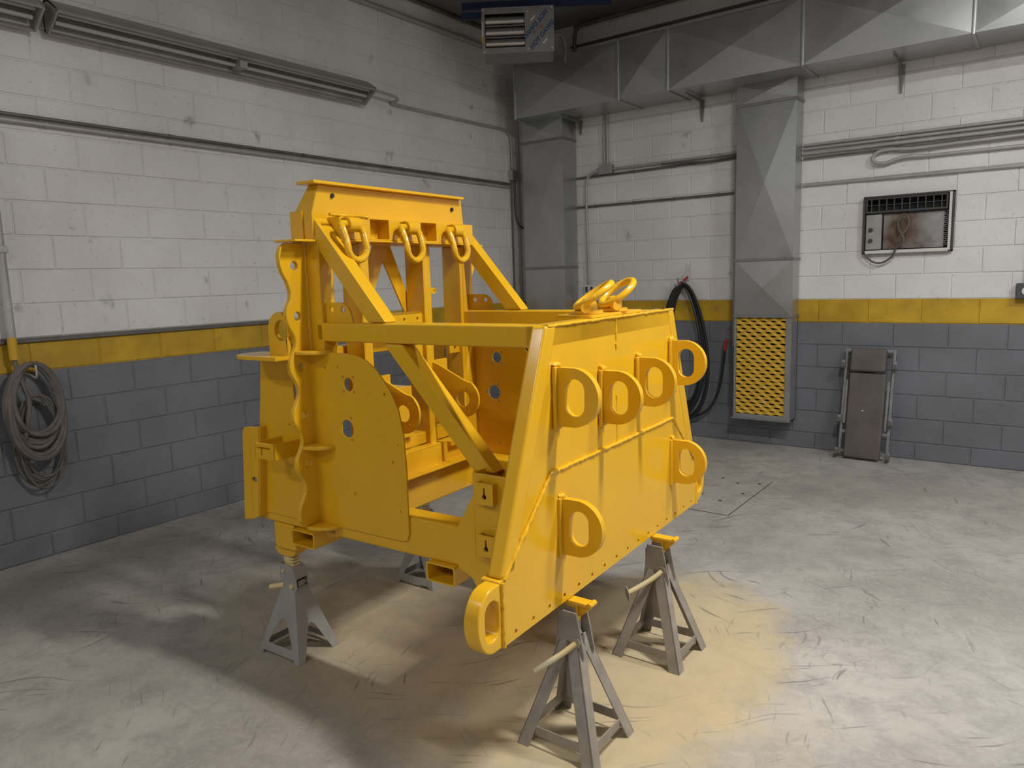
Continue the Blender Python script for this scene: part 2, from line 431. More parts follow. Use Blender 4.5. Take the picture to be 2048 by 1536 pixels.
for sgn in (0, 1):
    q = [(.0, .742), (.288, 1.487), (.36, 1.487), (.072, .742)]
    if sgn: q = [(PW-a, b) for a, b in q]
    p = B().prism(q, -.058, .001, SZ).build('corner_post', Y, mc, .012, 3)
    e = .0 if not sgn else PW
    k = 1 if not sgn else -1
    B().box((-.072, min(e-.012*k, e+.08*k), .728), (-.002, max(e-.012*k, e+.08*k), .742)).build('post_foot', Y, p, .004)
# top bar of the front, with the plate that carries two swivel rings
tb = B().box((-.085, .29, 1.412), (-.004, 1.36, 1.487)).build('front_top_bar', Y, mc, .008)
rp = B().prism(rpoly([(-.185, .66), (-.185, 1.10), (-.03, 1.10), (-.03, .66)], .02), 1.488, 1.499, LS).build('ring_plate', Y, mc, .002)
def dring(l, s, yaw, tilt):
    m = Matrix.Translation(V(l, s, 1.50)) @ Matrix.Rotation(yaw, 4, 'Z')
    b = B()
    for i in range(1):
        prof = [(0, .055), (.012, .055), (.016, .034), (.04, .032), (.055, .022), (.062, 0)]
        rings = []
        for z, r in prof:
            rings.append([m @ V(r*math.cos(2*PI*k/16), r*math.sin(2*PI*k/16), z) for k in range(16)])
        vs = [b.verts(r) for r in rings[:-1]]; top = b.verts([m @ V(0, 0, .062)])[0]
        for A, C in zip(vs[:-1], vs[1:]):
            for k in range(16): b.face([A[k], A[(k+1) % 16], C[(k+1) % 16], C[k]])
        for k in range(16): b.face([vs[-1][k], vs[-1][(k+1) % 16], top])
        b.face(vs[0][::-1])
    sw = b.build('ring_swivel', Y, rp)
    # the ring leans back over its swivel
    mr = m @ Matrix.Translation(V(-.045, 0, .026)) @ Matrix.Rotation(tilt, 4, 'Y')
    path = [mr @ V(.155*(1-math.cos(a))/2*1.0, .062*math.sin(a), 0) for a in [2*PI*k/36 for k in range(36)]]
    B().tube(path, .0135, 12, closed=True).build('lifting_ring', Y, sw)
    for y in (-.045, .045): B().cyl(m @ V(-.02, y-.014, .024), m @ V(-.02, y+.014, .024), .019, 14).build('ring_lug', Y, sw)
dring(-.085, .735, math.radians(38), math.radians(-33))
dring(-.075, .925, math.radians(58), math.radians(-36))
# D-shaped eye lugs on the front
def dlug(s, z, parent=mc, k=1.):
    h = .097
    outer = [(0, z-h)] + [(.078, z-h)] + circ(.066, z, .094, 17, -PI/2+.12, PI/2-.12, ry=h) + [(.078, z+h), (0, z+h)]
    o = B().prism(outer, s-.013, s+.013, LZ, [stadium(.074, z, .036, .062)]).build('eye_lug', Y, parent, .004)
    for d in (-.016, .016): bead([(.003, s+d, z-h), (.003, s+d, z+h)], .008, o)
    bead([(.0, s-.016, z+h+.004), (.006, s, z+h+.008), (.0, s+.016, z+h+.004)], .0105, o)
    B().box((-.001, s-.026, z-h-.012), (.012, s+.026, z+h+.002)).build('lug_pad', Y, o, .003)
    return o
for s, z in ((.345, 1.252), (.668, 1.203), (.985, 1.217), (1.328, 1.255), (.36, .808), (1.338, .812)): dlug(s, z)
for sgn in (0, 1):
    zc, h = .633, .103
    outer = [(0, zc-h), (-.035, zc-h)] + [(-.042+.082*math.cos(a), zc+h*math.sin(a)) for a in [-PI/2-.1-(PI-.2)*i/16 for i in range(17)]] + [(-.035, zc+h), (0, zc+h)]
    hole = stadium(-.052, zc, .034, .062)
    if sgn: outer = [(PW-a, b) for a, b in outer]; hole = [(PW-a, b) for a, b in hole]
    o = B().prism(outer, -.056, -.001, SZ, [hole]).build('side_eye_lug', Y, mc, .006, 3)
    e = 0 if not sgn else PW
    bead([(.001, e, zc-h), (.001, e, zc+h)], .008, o)
# rails, braces, beams on both sides
for sgn in (0, 1):
    f = (lambda s: s) if not sgn else mir
    def bx(l0, l1, s0, s1, z0, z1, name, bevel=.008, parent=mc):
        a, b = sorted((f(s0), f(s1)))
        return B().box((l0, a, z0), (l1, b, z1)).build(name, Y, parent, bevel)
    def pr(outer, s0, s1, name, holes=(), bevel=.003, parent=mc, pl=LZ):
        a, b = sorted((f(s0), f(s1)))
        return B().prism(outer, a, b, pl, holes).build(name, Y, parent, bevel)
    bx(-1.075, -.02, N0, N0+.075, 1.412, 1.488, 'side_rail', .009)
    bx(-1.115, -1.035, N0, N0+.075, .60, 1.83, 'rear_post', .007)
    br = pr([(-1.06, 1.80), (-1.06, 1.905), (-.698, 1.489), (-.79, 1.489)], N0+.003, N0+.07, 'upper_brace', (), .009)
    br2 = pr([(-.715, 1.412), (-.625, 1.412), (-.225, .972), (-.312, .972)], N0+.003, N0+.07, 'lower_brace', (), .009)
    bx(-1.53, -.36, N0, N0+.10, .603, .757, 'bottom_beam', .012)
    # side plate with its rounded front and bolt holes
    outl = [(-1.12, .655), (-.665, .655), (-.636, .662), (-.625, .69), (-.622, .93), (-.628, 1.07), (-.647, 1.165), (-.682, 1.23), (-.715, 1.275), (-.752, 1.315), (-.80, 1.346), (-.84, 1.36), (-.89, 1.369), (-.95, 1.371), (-1.12, 1.371)]
    hs = [circ(-.903, 1.248, .027, 20), circ(-.924, 1.071, .036, 24)]
    for c, rr, n, a0 in (((-.903, 1.248), .041, 4, PI/4), ((-.924, 1.071), .05, 3, PI)):
        hs += [circ(c[0]+rr*math.cos(a0+2*PI*k/n), c[1]+rr*math.sin(a0+2*PI*k/n), .006, 8) for k in range(n)]
    hs += [circ(a, b, .006, 8) for a, b in ((-.953, 1.314), (-1.03, 1.309), (-.713, 1.222), (-.688, .962), (-.901, .81), (-.653, 1.032), (-.658, .774))]
    pr(outl, N0-.010, N0-.001, 'side_plate', hs, .002)
    # rear panel behind the scalloped plate
    pr([(-1.53, .645), (-1.12, .645), (-1.12, 1.352), (-1.43, 1.352), (-1.45, 1.2)], N0-.006, N0+.003, 'rear_side_panel', [rpoly(rect(-1.235, 1.16, -1.195, 1.285), .012), circ(-1.275, 1.055, .005, 8), circ(-1.20, 1.05, .005, 8)], .002)
    # scalloped plate with its row of holes
    wave = [(N0, 1.80), (.198, 1.80), (.173, 1.783), (.162, 1.755), (.164, 1.716), (.173, 1.687), (.194, 1.652), (.206, 1.613), (.203, 1.583), (.186, 1.554), (.177, 1.53), (.180, 1.496)]
    z = 1.48
    per = .1985
    while z > .70:
        ph = (z-1.515)/per*2*PI
        wave.append((.196-.020*math.cos(ph), z)); z -= .02
    wave += [(.175, .69), (.226, .633), (N0, .60)]
    wv = B().prism([(f(a), b) for a, b in wave], -1.132, -1.110, SZ, [circ(f(.232), z_, .018, 14) for z_ in (1.712, 1.515, 1.314, 1.118, .92)]).build('scalloped_plate', Y, mc, .003)
    bead([(-1.108, f(N0-.003), 1.79), (-1.108, f(N0-.003), .63)], .006, wv)
    for z_ in (1.372, .99, .655):
        q = [(-1.108, N0), (-1.108, N0-.088)] + [(-1.108+.11*math.sin(a), N0-.088+.088*(1-math.cos(a))) for a in [PI/2*i/6 for i in range(1, 7)]]
        g = B().prism([(a, f(b)) for a, b in q], z_-.008, z_+.008, LS).build('stiffener', Y, mc, .004)
    a, b = sorted((f(.185), f(N0+.01)))
    B().box((-1.16, a, 1.803), (-1.04, b, 1.812)).build('cap_plate', Y, wv, .002)
    # lifting tab on the rail
    pr(rpoly([(-1.04, 1.485), (-.885, 1.485), (-.905, 1.545), (-.94, 1.566), (-1.04, 1.566)], [0, 0, .02, .02, 0]), N0+.02, N0+.03, 'rail_tab', [circ(-1.003, 1.538, .012, 12), circ(-.938, 1.538, .012, 12)], .002)
    # shelf plate with an upright eye
    sh = [(-1.13, N0), (-1.42, N0), (-1.44, .21), (-1.41, .145), (-1.35, .125), (-1.13, .125)]
    shf = B().prism(rpoly([(a_, f(b_)) for a_, b_ in sh], [0, 0, .04, .04, .03, 0]), 1.347, 1.362, LS).build('shelf_plate', Y, mc, .004)
    ey = [(-1.245, 1.36), (-1.245, 1.465)] + [(-1.175+.07*math.cos(a_), 1.465+.07*math.sin(a_)) for a_ in [PI-PI*i/12 for i in range(1, 8)]] + [(-1.134, 1.50), (-1.134, 1.36)]
    pr(ey, .19, .212, 'upright_eye', [circ(-1.165, 1.462, .042, 20)], .004)
    # leg under the rear of the frame
    bx(-1.445, -1.31, N0+.002, N0+.095, .4825, .605, 'rear_leg', .012)
    # rear channel with notches
    ch = [(-1.60, 1.0), (-1.585, 1.03), (-1.475, 1.04), (-1.53, .62), (-1.62, .60)]
    x0, x1 = sorted((f(.245), f(.255)))
    cb = B()
    cb.prism([(-1.515, .615), (-1.50, 1.035), (-1.43, 1.04), (-1.482, .63)], x0, x1, LZ, [circ(-1.487, .80, .018, 12, ry=.011)])
    a_, b_ = sorted((f(.25), f(.30)))
    cb.prism([(-1.485, .63), (-1.433, 1.04), (-1.425, 1.04), (-1.477, .63)], a_, b_, LZ)
    cb.prism([(-1.59, .60), (-1.555, 1.005), (-1.54, 1.028), (-1.50, 1.035), (-1.515, .615)], *sorted((f(.252), f(.262))), LZ)
    cb.build('rear_channel', Y, mc, .003)
    # small open bracket on the rear panel
    bb = B()
    L0, L1, s0, z0, z1 = -1.335, -1.213, .15, .935, 1.003
    slot = [(-1.325, .985), (-1.24, .985), (-1.24, .978), (-1.29, .978), (-1.29, .95), (-1.299, .95), (-1.299, .978), (-1.325, .978)]
    bb.prism(rect(L0, z0, L1, z1), *sorted((f(s0), f(s0+.006))), LZ, [slot])
    bb.prism(rect(L1-.006, z0, L1, z1), *sorted((f(s0), f(N0-.006))), LZ)
    bb.prism(rect(L0, z0, L0+.006, z1), *sorted((f(s0), f(N0-.006))), LZ)
    bb.build('open_bracket', Y, mc, .002)
    # gusset plate from the beam end to the front plate
    pr(rpoly([(-.388, .604), (-.388, .757), (-.305, .90), (-.02, .90), (-.02, .545), (-.19, .43), (-.262, .45), (-.325, .58)], [0, .01, .02, 0, 0, .02, .03, .02]), N0-.010, N0+.002, 'beam_gusset', (), .002)
    # pocket that takes the foot of the brace, with two keyhole plates
    pk = B()
    l0, l1, sa, sb, za, zb, t = -.268, -.06, .225, N0+.085, .69, .99, .006
    pk.prism(rect(l0, za, l1, zb), *sorted((f(sa), f(sa+t))), LZ)
    pk.prism(rect(l0, za, l0+t, zb), *sorted((f(sa), f(sb))), LZ)
    pk.prism(rect(l0, za, l1, zb-.02), *sorted((f(sb-t), f(sb))), LZ)
    pk.prism(rect(l1-t, za, l1, zb), *sorted((f(sa), f(sb))), LZ)
    po = pk.build('brace_pocket', Y, mc, .002)
    for zc in (.93, .748):
        kh = circ(-.20, zc-.010, .009, 12, -PI/2+.0, PI/2-.5) + [(-.1965, zc+.022), (-.2035, zc+.022)] + circ(-.20, zc-.010, .009, 12, PI/2+.5, 3*PI/2)
        B().prism(rpoly(rect(-.238, zc-.037, -.164, zc+.037), .006), *sorted((f(sa-.03), f(sa-.022))), LZ, [kh]).build('keyhole_plate', Y, po, .002)
        for q in (-.234, -.170): B().prism(rect(q-.004, zc-.037, q+.004, zc+.037), *sorted((f(sa-.024), f(sa))), LZ).build('plate_side', Y, po)
        B().prism(rect(-.232, zc-.03, -.17, zc+.03), *sorted((f(sa-.004), f(sa-.001))), LZ).build('keyhole_shade', 'dark', po)  # near-black sheet paints the shade in the gap behind the keyhole plate
# forklift tubes across the underside
for l0, l1, z0, z1 in ((-1.295, -1.152, .531, .602), (-.536, -.40, .531, .606)):
    t = .007
    B().prism(rpoly(rect(l0, z0, l1, z1), .012), N0-.022, F0+.022, LZ, [rpoly(rect(l0+t, z0+t, l1-t, z1-t), .008)]).build('fork_tube', Y, mc, .001, 1)
# rear head box with tray, clevis bar and three shackle rings
hdb = B(); lv = []
for z, l0, l1, s0, s1 in ((1.80, -1.157, -1.05, .285, 1.25), (1.915, -1.157, -1.05, .285, 1.247), (2.022, -1.092, -1.035, .312, 1.215)):
    lv.append(hdb.verts([V(l0, s0, z), V(l1, s0, z), V(l1, s1, z), V(l0, s1, z)]))
for A_, C_ in zip(lv[:-1], lv[1:]):
    for k in range(4): hdb.face([A_[k], A_[(k+1) % 4], C_[(k+1) % 4], C_[k]])
hdb.face(lv[0][::-1]); hdb.face(lv[-1])
hd = hdb.build('head_box', Y, mc, .004)
B().box((-1.105, .265, 2.022), (-1.005, 1.20, 2.034)).build('tray_plate', Y, hd, .002)
B().box((-1.172, .278, 1.795), (-1.10, .285, 1.925)).build('end_plate', Y, hd, .002)
for s, z in ((.385, 1.985), (1.145, 1.975)): B().cyl((-1.06, s, z), (-1.034, s, z), .009, 12).build('bolt_hole', 'dark', hd)
cl = B().prism(rect(.365, 1.812, 1.235, 1.902), -1.053, -.985, SZ, [rect(.535, 1.818, .645, 1.896), rect(.852, 1.818, .958, 1.896)]).build('clevis_bar', Y, mc, .003)
B().box((-1.055, .33, 1.804), (-.98, 1.24, 1.812)).build('bar_lip', Y, cl, .002)
bead([(-.99, .32, 1.906), (-.985, .52, 1.905)], .008, cl)
for s in (.392, .733, 1.055):
    B().cyl((-.958, s-.018, 1.868), (-.958, s+.052, 1.868), .029, 22).build('shackle_boss', Y, cl, .003)
    B().box((-.99, s-.018, 1.842), (-.955, s+.052, 1.896)).build('boss_block', Y, cl, .004)
    wv, hh = .055, .066
    path = [(-.948, s-.0+wv*math.cos(a), 1.80-.014*math.sin(a)+(.070 if math.sin(a) > 0 else -.052)*abs(math.sin(a))**.9+0) for a in [2*PI*k/40 for k in range(40)]]
    path = []
    for a in [PI+PI*k/14 for k in range(15)]: path.append(V(-.918, s-.004+.050*math.cos(a), 1.778+.050*math.sin(a)))
    path += [V(-.922, s+.046, 1.80), V(-.935, s+.046, 1.845), V(-.955, s+.038, 1.868), V(-.958, s+.02, 1.87), V(-.958, s-.02, 1.87), V(-.956, s-.045, 1.868), V(-.94, s-.056, 1.85), V(-.926, s-.054, 1.81)]
    B().tube(smooth_path(path, 3, True), .0145, 12, closed=True).build('shackle_ring', Y, cl)
# uprights (channels) between head and lower cross channel
for s in (.515, .915):
    b = B(); b.box((-1.15, s, .86), (-1.04, s+.008, 1.80)); b.box((-1.046, s+.004, .86), (-1.038, s+.05, 1.805)); b.box((-1.15, s+.004, .86), (-1.142, s+.05, 1.80))
    u_ = b.build('upright_channel', Y, mc, .003)
B().box((-1.15, 1.19, .86), (-1.04, 1.212, 1.80)).build('upright_channel', Y, mc, .004)
b = B().prism(rpoly(rect(.965, 1.578, 1.02, 1.606), .012), -1.06, -1.052, SZ, [circ(1.004, 1.592, .005, 8)]).build('small_tab', Y, mc)
cbz = B().prism(rect(.52, 1.438, .915, 1.498), -1.066, -1.056, SZ, [circ(x, 1.468, .007, 10) for x in (.70, .79, .88)]).build('hole_bar', Y, mc, .002)
B().box((-1.12, .52, 1.488), (-1.056, .915, 1.498)).build('bar_flange', Y, cbz, .002)
B().prism([(.715, 1.80), (.83, 1.80), (.965, 1.495), (.905, 1.495), (.775, 1.735), (.545, 1.25), (.475, 1.25)], -1.165, -1.155, SZ).build('inverted_v_brace', Y, mc, .003)
for s0, s1, z0, z1 in ((.83, .915, 1.285, 1.345), (.965, 1.09, 1.19, 1.262), (1.115, 1.20, 1.28, 1.33)):
    B().prism(rect(s0, z0, s1, z1), -1.072, -1.062, SZ, [circ((s0+s1)/2, (z0+z1)/2, .009, 10)]).build('hole_tab', Y, mc, .002)
# bearing ears of the winch mount
for s in (.545, .955):
    e = [(-1.05, 1.262), (-1.0, 1.246), (-.845, 1.176)] + [(-.86+.088*math.cos(a), 1.095+.088*math.sin(a)) for a in [PI/2-.55-(PI-.2)*i/14 for i in range(15)]] + [(-1.05, .96)]
    B().prism(e, s-.006, s+.006, LZ, [circ(-.862, 1.092, .036, 22)] + [circ(-.862+.052*math.cos(a), 1.092+.052*math.sin(a), .006, 8) for a in (1.05, PI, -1.05)]).build('bearing_ear', Y, mc, .002)
wb_ = B(); wb_.box((-1.05, .58, .93), (-1.042, .80, 1.165)); wb_.box((-1.16, .56, 1.155), (-1.045, .80, 1.163)); wb_.box((-1.16, .57, 1.163), (-1.152, .78, 1.215)); wb_.box((-1.16, .796, .93), (-1.045, .804, 1.16))
wb_.build('winch_box', Y, mc, .002)
# cross members
cc = B(); cc.box((-1.02, N0+.1, .768), (-.94, F0-.1, .777)); cc.box((-1.02, N0+.1, .772), (-1.011, F0-.1, .868)); cc.box((-1.06, N0+.1, .86), (-1.011, F0-.1, .869))
ccm = cc.build('cross_channel', Y, mc, .003)
for s in (.62, 1.0):
    B().prism(rpoly(rect(s, .845, s+.09, .869), .006), -1.012, -.985, SZ).build('channel_tab', Y, ccm, .002)
B().box((-1.14, N0+.1, .868), (-1.07, F0-.1, .925)).build('cross_angle', Y, mc, .004)
B().box((-1.13, N0+.1, .605), (-.99, F0-.1, .755)).build('lower_cross_beam', Y, mc, .01)
B().box((-1.40, N0+.1, .605), (-1.30, F0-.1, .755)).build('rear_cross_beam', Y, mc, .01)
B().box((-.15, N0+.02, .61), (-.02, F0-.02, .75)).build('front_cross_beam', Y, mc, .01)
B().box((-1.23, N0+.02, 1.325), (-1.155, F0-.02, 1.372)).build('rear_cross_bar', Y, mc, .004)

# ------------------------------------------------------------------ jack stands
def welded_stand(loc, rz, label, top, handle):
    t = thing('jack_stand', label, 'jack stand', loc, rz, 'welded jack stands under the front plate')
    hx, hy, zt = .158, .145, .40
    for sx in (-1, 1):
        for sy in (-1, 1):
            a = V(sx*hx, sy*hy, 0); b_ = V(sx*.032, sy*.034, zt)
            bb = B(); d = b_-a; wd = .048
            # angle iron: two thin flanges meeting at the outer corner
            for ax, ay in ((wd*-sx, .006*-sy), (.006*-sx, wd*-sy)):
                lo = [a, a+V(ax, 0, 0), a+V(ax, ay, 0), a+V(0, ay, 0)]
                hi = [p_+d for p_ in lo]
                v0 = bb.verts(lo); v1 = bb.verts(hi)
                bb.face(v0[::-1]); bb.face(v1)
                for i in range(4): bb.face([v0[i], v0[(i+1) % 4], v1[(i+1) % 4], v1[i]])
            bb.build('leg', 'stand', t, .0015, 1)
    for sx, sy in ((0, -1), (0, 1), (-1, 0), (1, 0)):
        z0, z1 = .040, .076; k = 1-z0/zt*.8
        bb = B()
        if sy: bb.box((-hx*k+.012, sy*hy*k-.003-.014*sy, z0), (hx*k-.012, sy*hy*k+.003-.014*sy, z1))
        else: bb.box((sx*hx*k-.003-.014*sx, -hy*k+.012, z0), (sx*hx*k+.003-.014*sx, hy*k-.012, z1))
        bb.build('base_rail', 'stand', t, .0015, 1)
    # tapered side cheeks of the head and the column between them
    for sy in (-1, 1):
        B().prism([(-.055, .345), (.055, .31), (.062, .345), (.032, .492), (-.04, .492)], sy*.034-.004, sy*.034+.004, LZ).build('head_cheek', 'stand', t, .002)
    B().box((-.05, -.032, .345), (-.044, .032, .47)).build('head_web', 'stand', t)
    col = B(); col.box((-.024, -.02, .16), (.016, .02, .50))
    for k in range(9): col.prism([(.016, .22+k*.022), (.026, .22+k*.022), (.016, .238+k*.022)], -.017, .017, LZ)
    col.build('ratchet_column', 'stand', t, .002)
    sd = B(); sd.box((-.030, -.014, .45), (.022, .014, .515)); sd.box((-.032, -.022, .513), (.072, .022, top)); sd.prism([(.022, .468), (.030, .468), (.072, .505), (.072, .514), (.022, .514)], -.005, .005, LZ); sd.cyl((.074, -.022, top-.004), (.074, .022, top-.004), .010, 12)
    sd.build('saddle', Y, t, .003)
    a, b_ = V(.03, -.036, .385), V(*handle)
    h = B().tube(smooth_path([a, a.lerp(b_, .3)+V(0, 0, -.006), a.lerp(b_, .7)+V(0, 0, -.004), b_], 4), .0105, 12).build('release_handle', 'tooth', t)
    B().cyl(a+V(0, .006, 0), a+V(0, -.006, 0), .02, 14).build('handle_hub', 'stand', t)
    return t
welded_stand((3.685, -4.878, 0), 0, 'rusty grey welded jack stand under the near half of the front plate, nearest the camera', .527, (-.085, -.13, .29))
sB = welded_stand((3.665, -4.15, 0), 0, 'rusty grey welded jack stand with flat-ended handle, under the far half of the front plate', .527, (-.085, -.13, .295))
B().prism(rpoly(rect(-.028, -.02, .028, .02), .015), -.004, .004, lambda a, b, c: (-.085+a*.7, -.13+c-a*.7, .293+b-a*.35)).build('handle_paddle', 'stand', sB)
def stamped_stand(loc, rz, label):
    t = thing('jack_stand', label, 'jack stand', loc, rz, 'stamped jack stands under the rear legs')
    hx, hy, zt = .136, .118, .30; tx, ty = .042, .036
    # four pressed sheet sides, each with its window, folded round the corners
    for nm, w0, w1, d0, d1, axis, sg in (('front', hx, tx, hy, ty, 0, -1), ('back', hx, tx, hy, ty, 0, 1), ('left', hy, ty, hx, tx, 1, -1), ('right', hy, ty, hx, tx, 1, 1)):
        o = [(-w0, 0), (-w0+.03, 0), (-w0+.036, .014), (w0-.036, .014), (w0-.03, 0), (w0, 0), (w1, zt), (-w1, zt)]
        win = rpoly([(-w0*.62, .05), (w0*.62, .05), (.018, .165), (-.018, .165)], [.02, .02, .012, .012])
        if axis == 1 and sg == 1: o = [(-w0, 0), (-w0+.04, 0)] + [(-.018, .13), (0, .145), (.018, .13)] + [(w0-.04, 0), (w0, 0), (w1, zt), (-w1, zt)]; win = None
        def pl(a, b, c, sg=sg, axis=axis, d0=d0, d1=d1):
            dd = (d0+(d1-d0)*b/zt+c)*sg
            return (a, dd, b) if axis == 0 else (dd, a, b)
        B().prism(o, -.004, 0, pl, [win] if win else []).build('pressed_side', 'stand2', t, .002)
    hp = [(-.052, .275), (-.052, .405), (-.005, .405), (.035, .388), (.055, .345), (.058, .305), (.04, .282), (.01, .27)]
    hd_ = B().prism(hp, -.036, -.030, LZ).prism(hp, .030, .036, LZ)
    hd_.prism([(.004, .403), (.035, .388), (.055, .345), (.05, .343), (.03, .382), (.004, .397)], -.03, .03, LZ).prism([(.058, .305), (.04, .282), (.01, .27), (.01, .276), (.036, .287), (.052, .307)], -.03, .03, LZ)
    hd_.box((-.052, -.03, .28), (-.047, .03, .405))
    hd_.build('head_casing', 'stand2', t, .002)
    B().box((.03, -.018, .303), (.05, .018, .333)).build('pawl', 'stand', t, .002)
    for x, z in ((.03, .313), (-.02, .378)): B().cyl((x, -.046, z), (x, .046, z), .011 if z < .35 else .007, 12).build('pin', 'tooth', t)
    B().cyl((-.03, -.03, .306), (-.10, -.055, .290), .012, 12).build('release_handle', 'tooth', t)
    B().box((-.036, -.02, .16), (.004, -.008, .455)).box((-.036, .008, .16), (.004, .02, .455)).box((-.036, -.01, .16), (-.012, .01, .455)).build('ratchet_column', 'tooth', t, .002)
    for k in range(4): B().box((.002, -.02, .396+k*.0145), (.024, .02, .4065+k*.0145)).build('column_tooth', 'tooth', t, .001)
    prof = [(-.072, .482), (-.072, .470), (-.05, .448), (.035, .448), (.062, .470), (.062, .482)]
    B().prism(rpoly(prof, [0, .01, .015, .015, .01, 0]), -.032, .032, LZ).build('saddle', Y, t, .003)
    return t
def mw(l, s): return (3.694+l*math.cos(TH)-s*math.sin(TH), -5.293+l*math.sin(TH)+s*math.cos(TH), 0)
q = mw(-1.385, N0+.05)
stamped_stand((q[0]-.005, q[1], 0), TH, 'smooth grey pressed-steel jack stand with oversprayed column, under the near rear leg')
q = mw(-1.385, mir(N0+.05))
stamped_stand((q[0], q[1], 0), TH, 'dark pressed-steel jack stand in shadow under the far rear leg of the machine')

# ------------------------------------------------------------------ air ducts along the right wall
duct = thing('air_duct', 'galvanised sheet-metal air duct along the right wall with two vertical drops', 'duct', (0, 0, 0))
DY, DZ0, DZ1 = -.50, 3.27, 3.79
def crossbroken(b, p, h):
    """a rectangular sheet p0..p3 pressed to a shallow pyramid of height h (outward)"""
    c = (p[0]+p[1]+p[2]+p[3])/4; n = (p[1]-p[0]).cross(p[2]-p[1]).normalized()
    v = b.verts(p); m = b.verts([c+n*h])[0]
    for i in range(4): b.face([v[i], v[(i+1) % 4], m])
xs = [.32, 1.52, 2.02, 3.19, 4.37, 5.55, 6.75]
for i, (a, c) in enumerate(zip(xs[:-1], xs[1:])):
    z1 = DZ1
    b = B()
    crossbroken(b, [V(a, DY, DZ0), V(c, DY, DZ0), V(c, DY, z1), V(a, DY, z1)], .03)
    crossbroken(b, [V(a, -.02, DZ0), V(c, -.02, DZ0), V(c, DY, DZ0), V(a, DY, DZ0)], .010)
    crossbroken(b, [V(a, DY, z1), V(c, DY, z1), V(c, -.02, z1), V(a, -.02, z1)], .010)
    b.face(b.verts([V(a, DY, DZ0), V(a, DY, z1), V(a, -.02, z1), V(a, -.02, DZ0)])); b.face(b.verts([V(c, DY, DZ0), V(c, DY, z1), V(c, -.02, z1), V(c, -.02, DZ0)]))
    b.build('duct_section', 'galv', duct, smooth=0, clean=True)
for x in xs[:-1]:
    b = B(); t = .012
    b.box((x-.012, DY-t, DZ0-t), (x+.012, DY+.004, DZ1+t)); b.box((x-.012, DY, DZ0-t), (x+.012, -.015, DZ0+.002)); b.box((x-.012, DY, DZ1-.002), (x+.012, -.015, DZ1+t))
    b.build('seam_strip', 'galv', duct, .003, 1)
def drop(x0, x1, y, zb, cuts, fil=None):
    zs = [DZ0] + cuts + [zb]
    for za, zz in zip(zs[:-1], zs[1:]):
        b = B()
        if fil and zz == zb:
            fa, fb, f0, f1 = fil
            for p in ((x0, zz, fa, za), (fb, zz, x1, za), (fa, zz, fb, f0), (fa, f1, fb, za)):
                b.box((p[0], y, p[1]), (p[2], y+.006, p[3]))
            b.box((x0, y+.006, zz), (x0+.004, -.01, za)); b.box((x1-.004, y+.006, zz), (x1, -.01, za)); b.box((x0, y+.006, zz), (x1, -.01, zz+.004)); b.box((x0, -.02, zz), (x1, -.01, za))
            b.build('drop_section', 'galv', duct, smooth=0)
        else:
            crossbroken(b, [V(x0, y, zz), V(x1, y, zz), V(x1, y, za), V(x0, y, za)], .022)
            crossbroken(b, [V(x1, y, zz), V(x1, -.01, zz), V(x1, -.01, za), V(x1, y, za)], .004)
            crossbroken(b, [V(x0, -.01, zz), V(x0, y, zz), V(x0, y, za), V(x0, -.01, za)], .004)
            if zz == zb: b.face(b.verts([V(x0, y, zz), V(x1, y, zz), V(x1, -.01, zz), V(x0, -.01, zz)]))
            b.build('drop_section', 'galv', duct, smooth=0, clean=True)
    for z in cuts:
        b = B(); b.box((x0-.012, y-.012, z-.012), (x1+.012, y+.003, z+.012)); b.box((x1-.003, y, z-.012), (x1+.012, -.01, z+.012)); b.box((x0-.012, y, z-.012), (x0+.003, -.01, z+.012))
        b.build('drop_seam', 'galv_d', duct, .002, 1)
drop(.235, .745, -.27, .45, [3.06, 1.735])
FX0, FX1, FZ0, FZ1 = 2.575, 3.025, .315, 1.215
drop(2.555, 3.075, -.20, .275, [3.09, 1.735, 1.225], (FX0, FX1, FZ0, FZ1))
B().box((2.545, -.225, .265), (3.085, -.19, .278)).build('drop_lip', 'galv_d', duct, .002)
flt = thing('air_filter', 'yellow slit-paper exhaust filter in the foot of the right duct drop', 'filter', (FX0, -.19, FZ0))
B().box((0, .03, 0), (FX1-FX0, .04, FZ1-FZ0)).build('filter_backing', 'dark', flt)
rows = 26; W_, H_ = FX1-FX0, FZ1-FZ0; ph_ = H_/rows; cols = 5
for r in range(rows):
    b = B(); n = cols*8; lo, hi, lo2, hi2 = [], [], [], []
    for i in range(n+1):
        x = W_*i/n; s_ = math.sin(2*PI*cols*x/W_ + (PI if r % 2 else 0)+random.uniform(-.25, .25))
        zc = ph_*(r+.5)+ph_*.20*s_+random.uniform(-.0012, .0012); th = ph_*.41
        zc = min(max(zc, th), H_-th)
        lo.append(V(x, -.003-.006*s_, zc-th)); hi.append(V(x, .004-.006*s_, zc+th)); lo2.append(V(x, .020, zc-th*.7))
    a, c, e = b.verts(lo), b.verts(hi), b.verts(lo2)
    for i in range(n): b.face([a[i], a[i+1], c[i+1], c[i]]); b.face([e[i], e[i+1], a[i+1], a[i]])
    b.build('filter_strand', 'filter', flt, smooth=60)
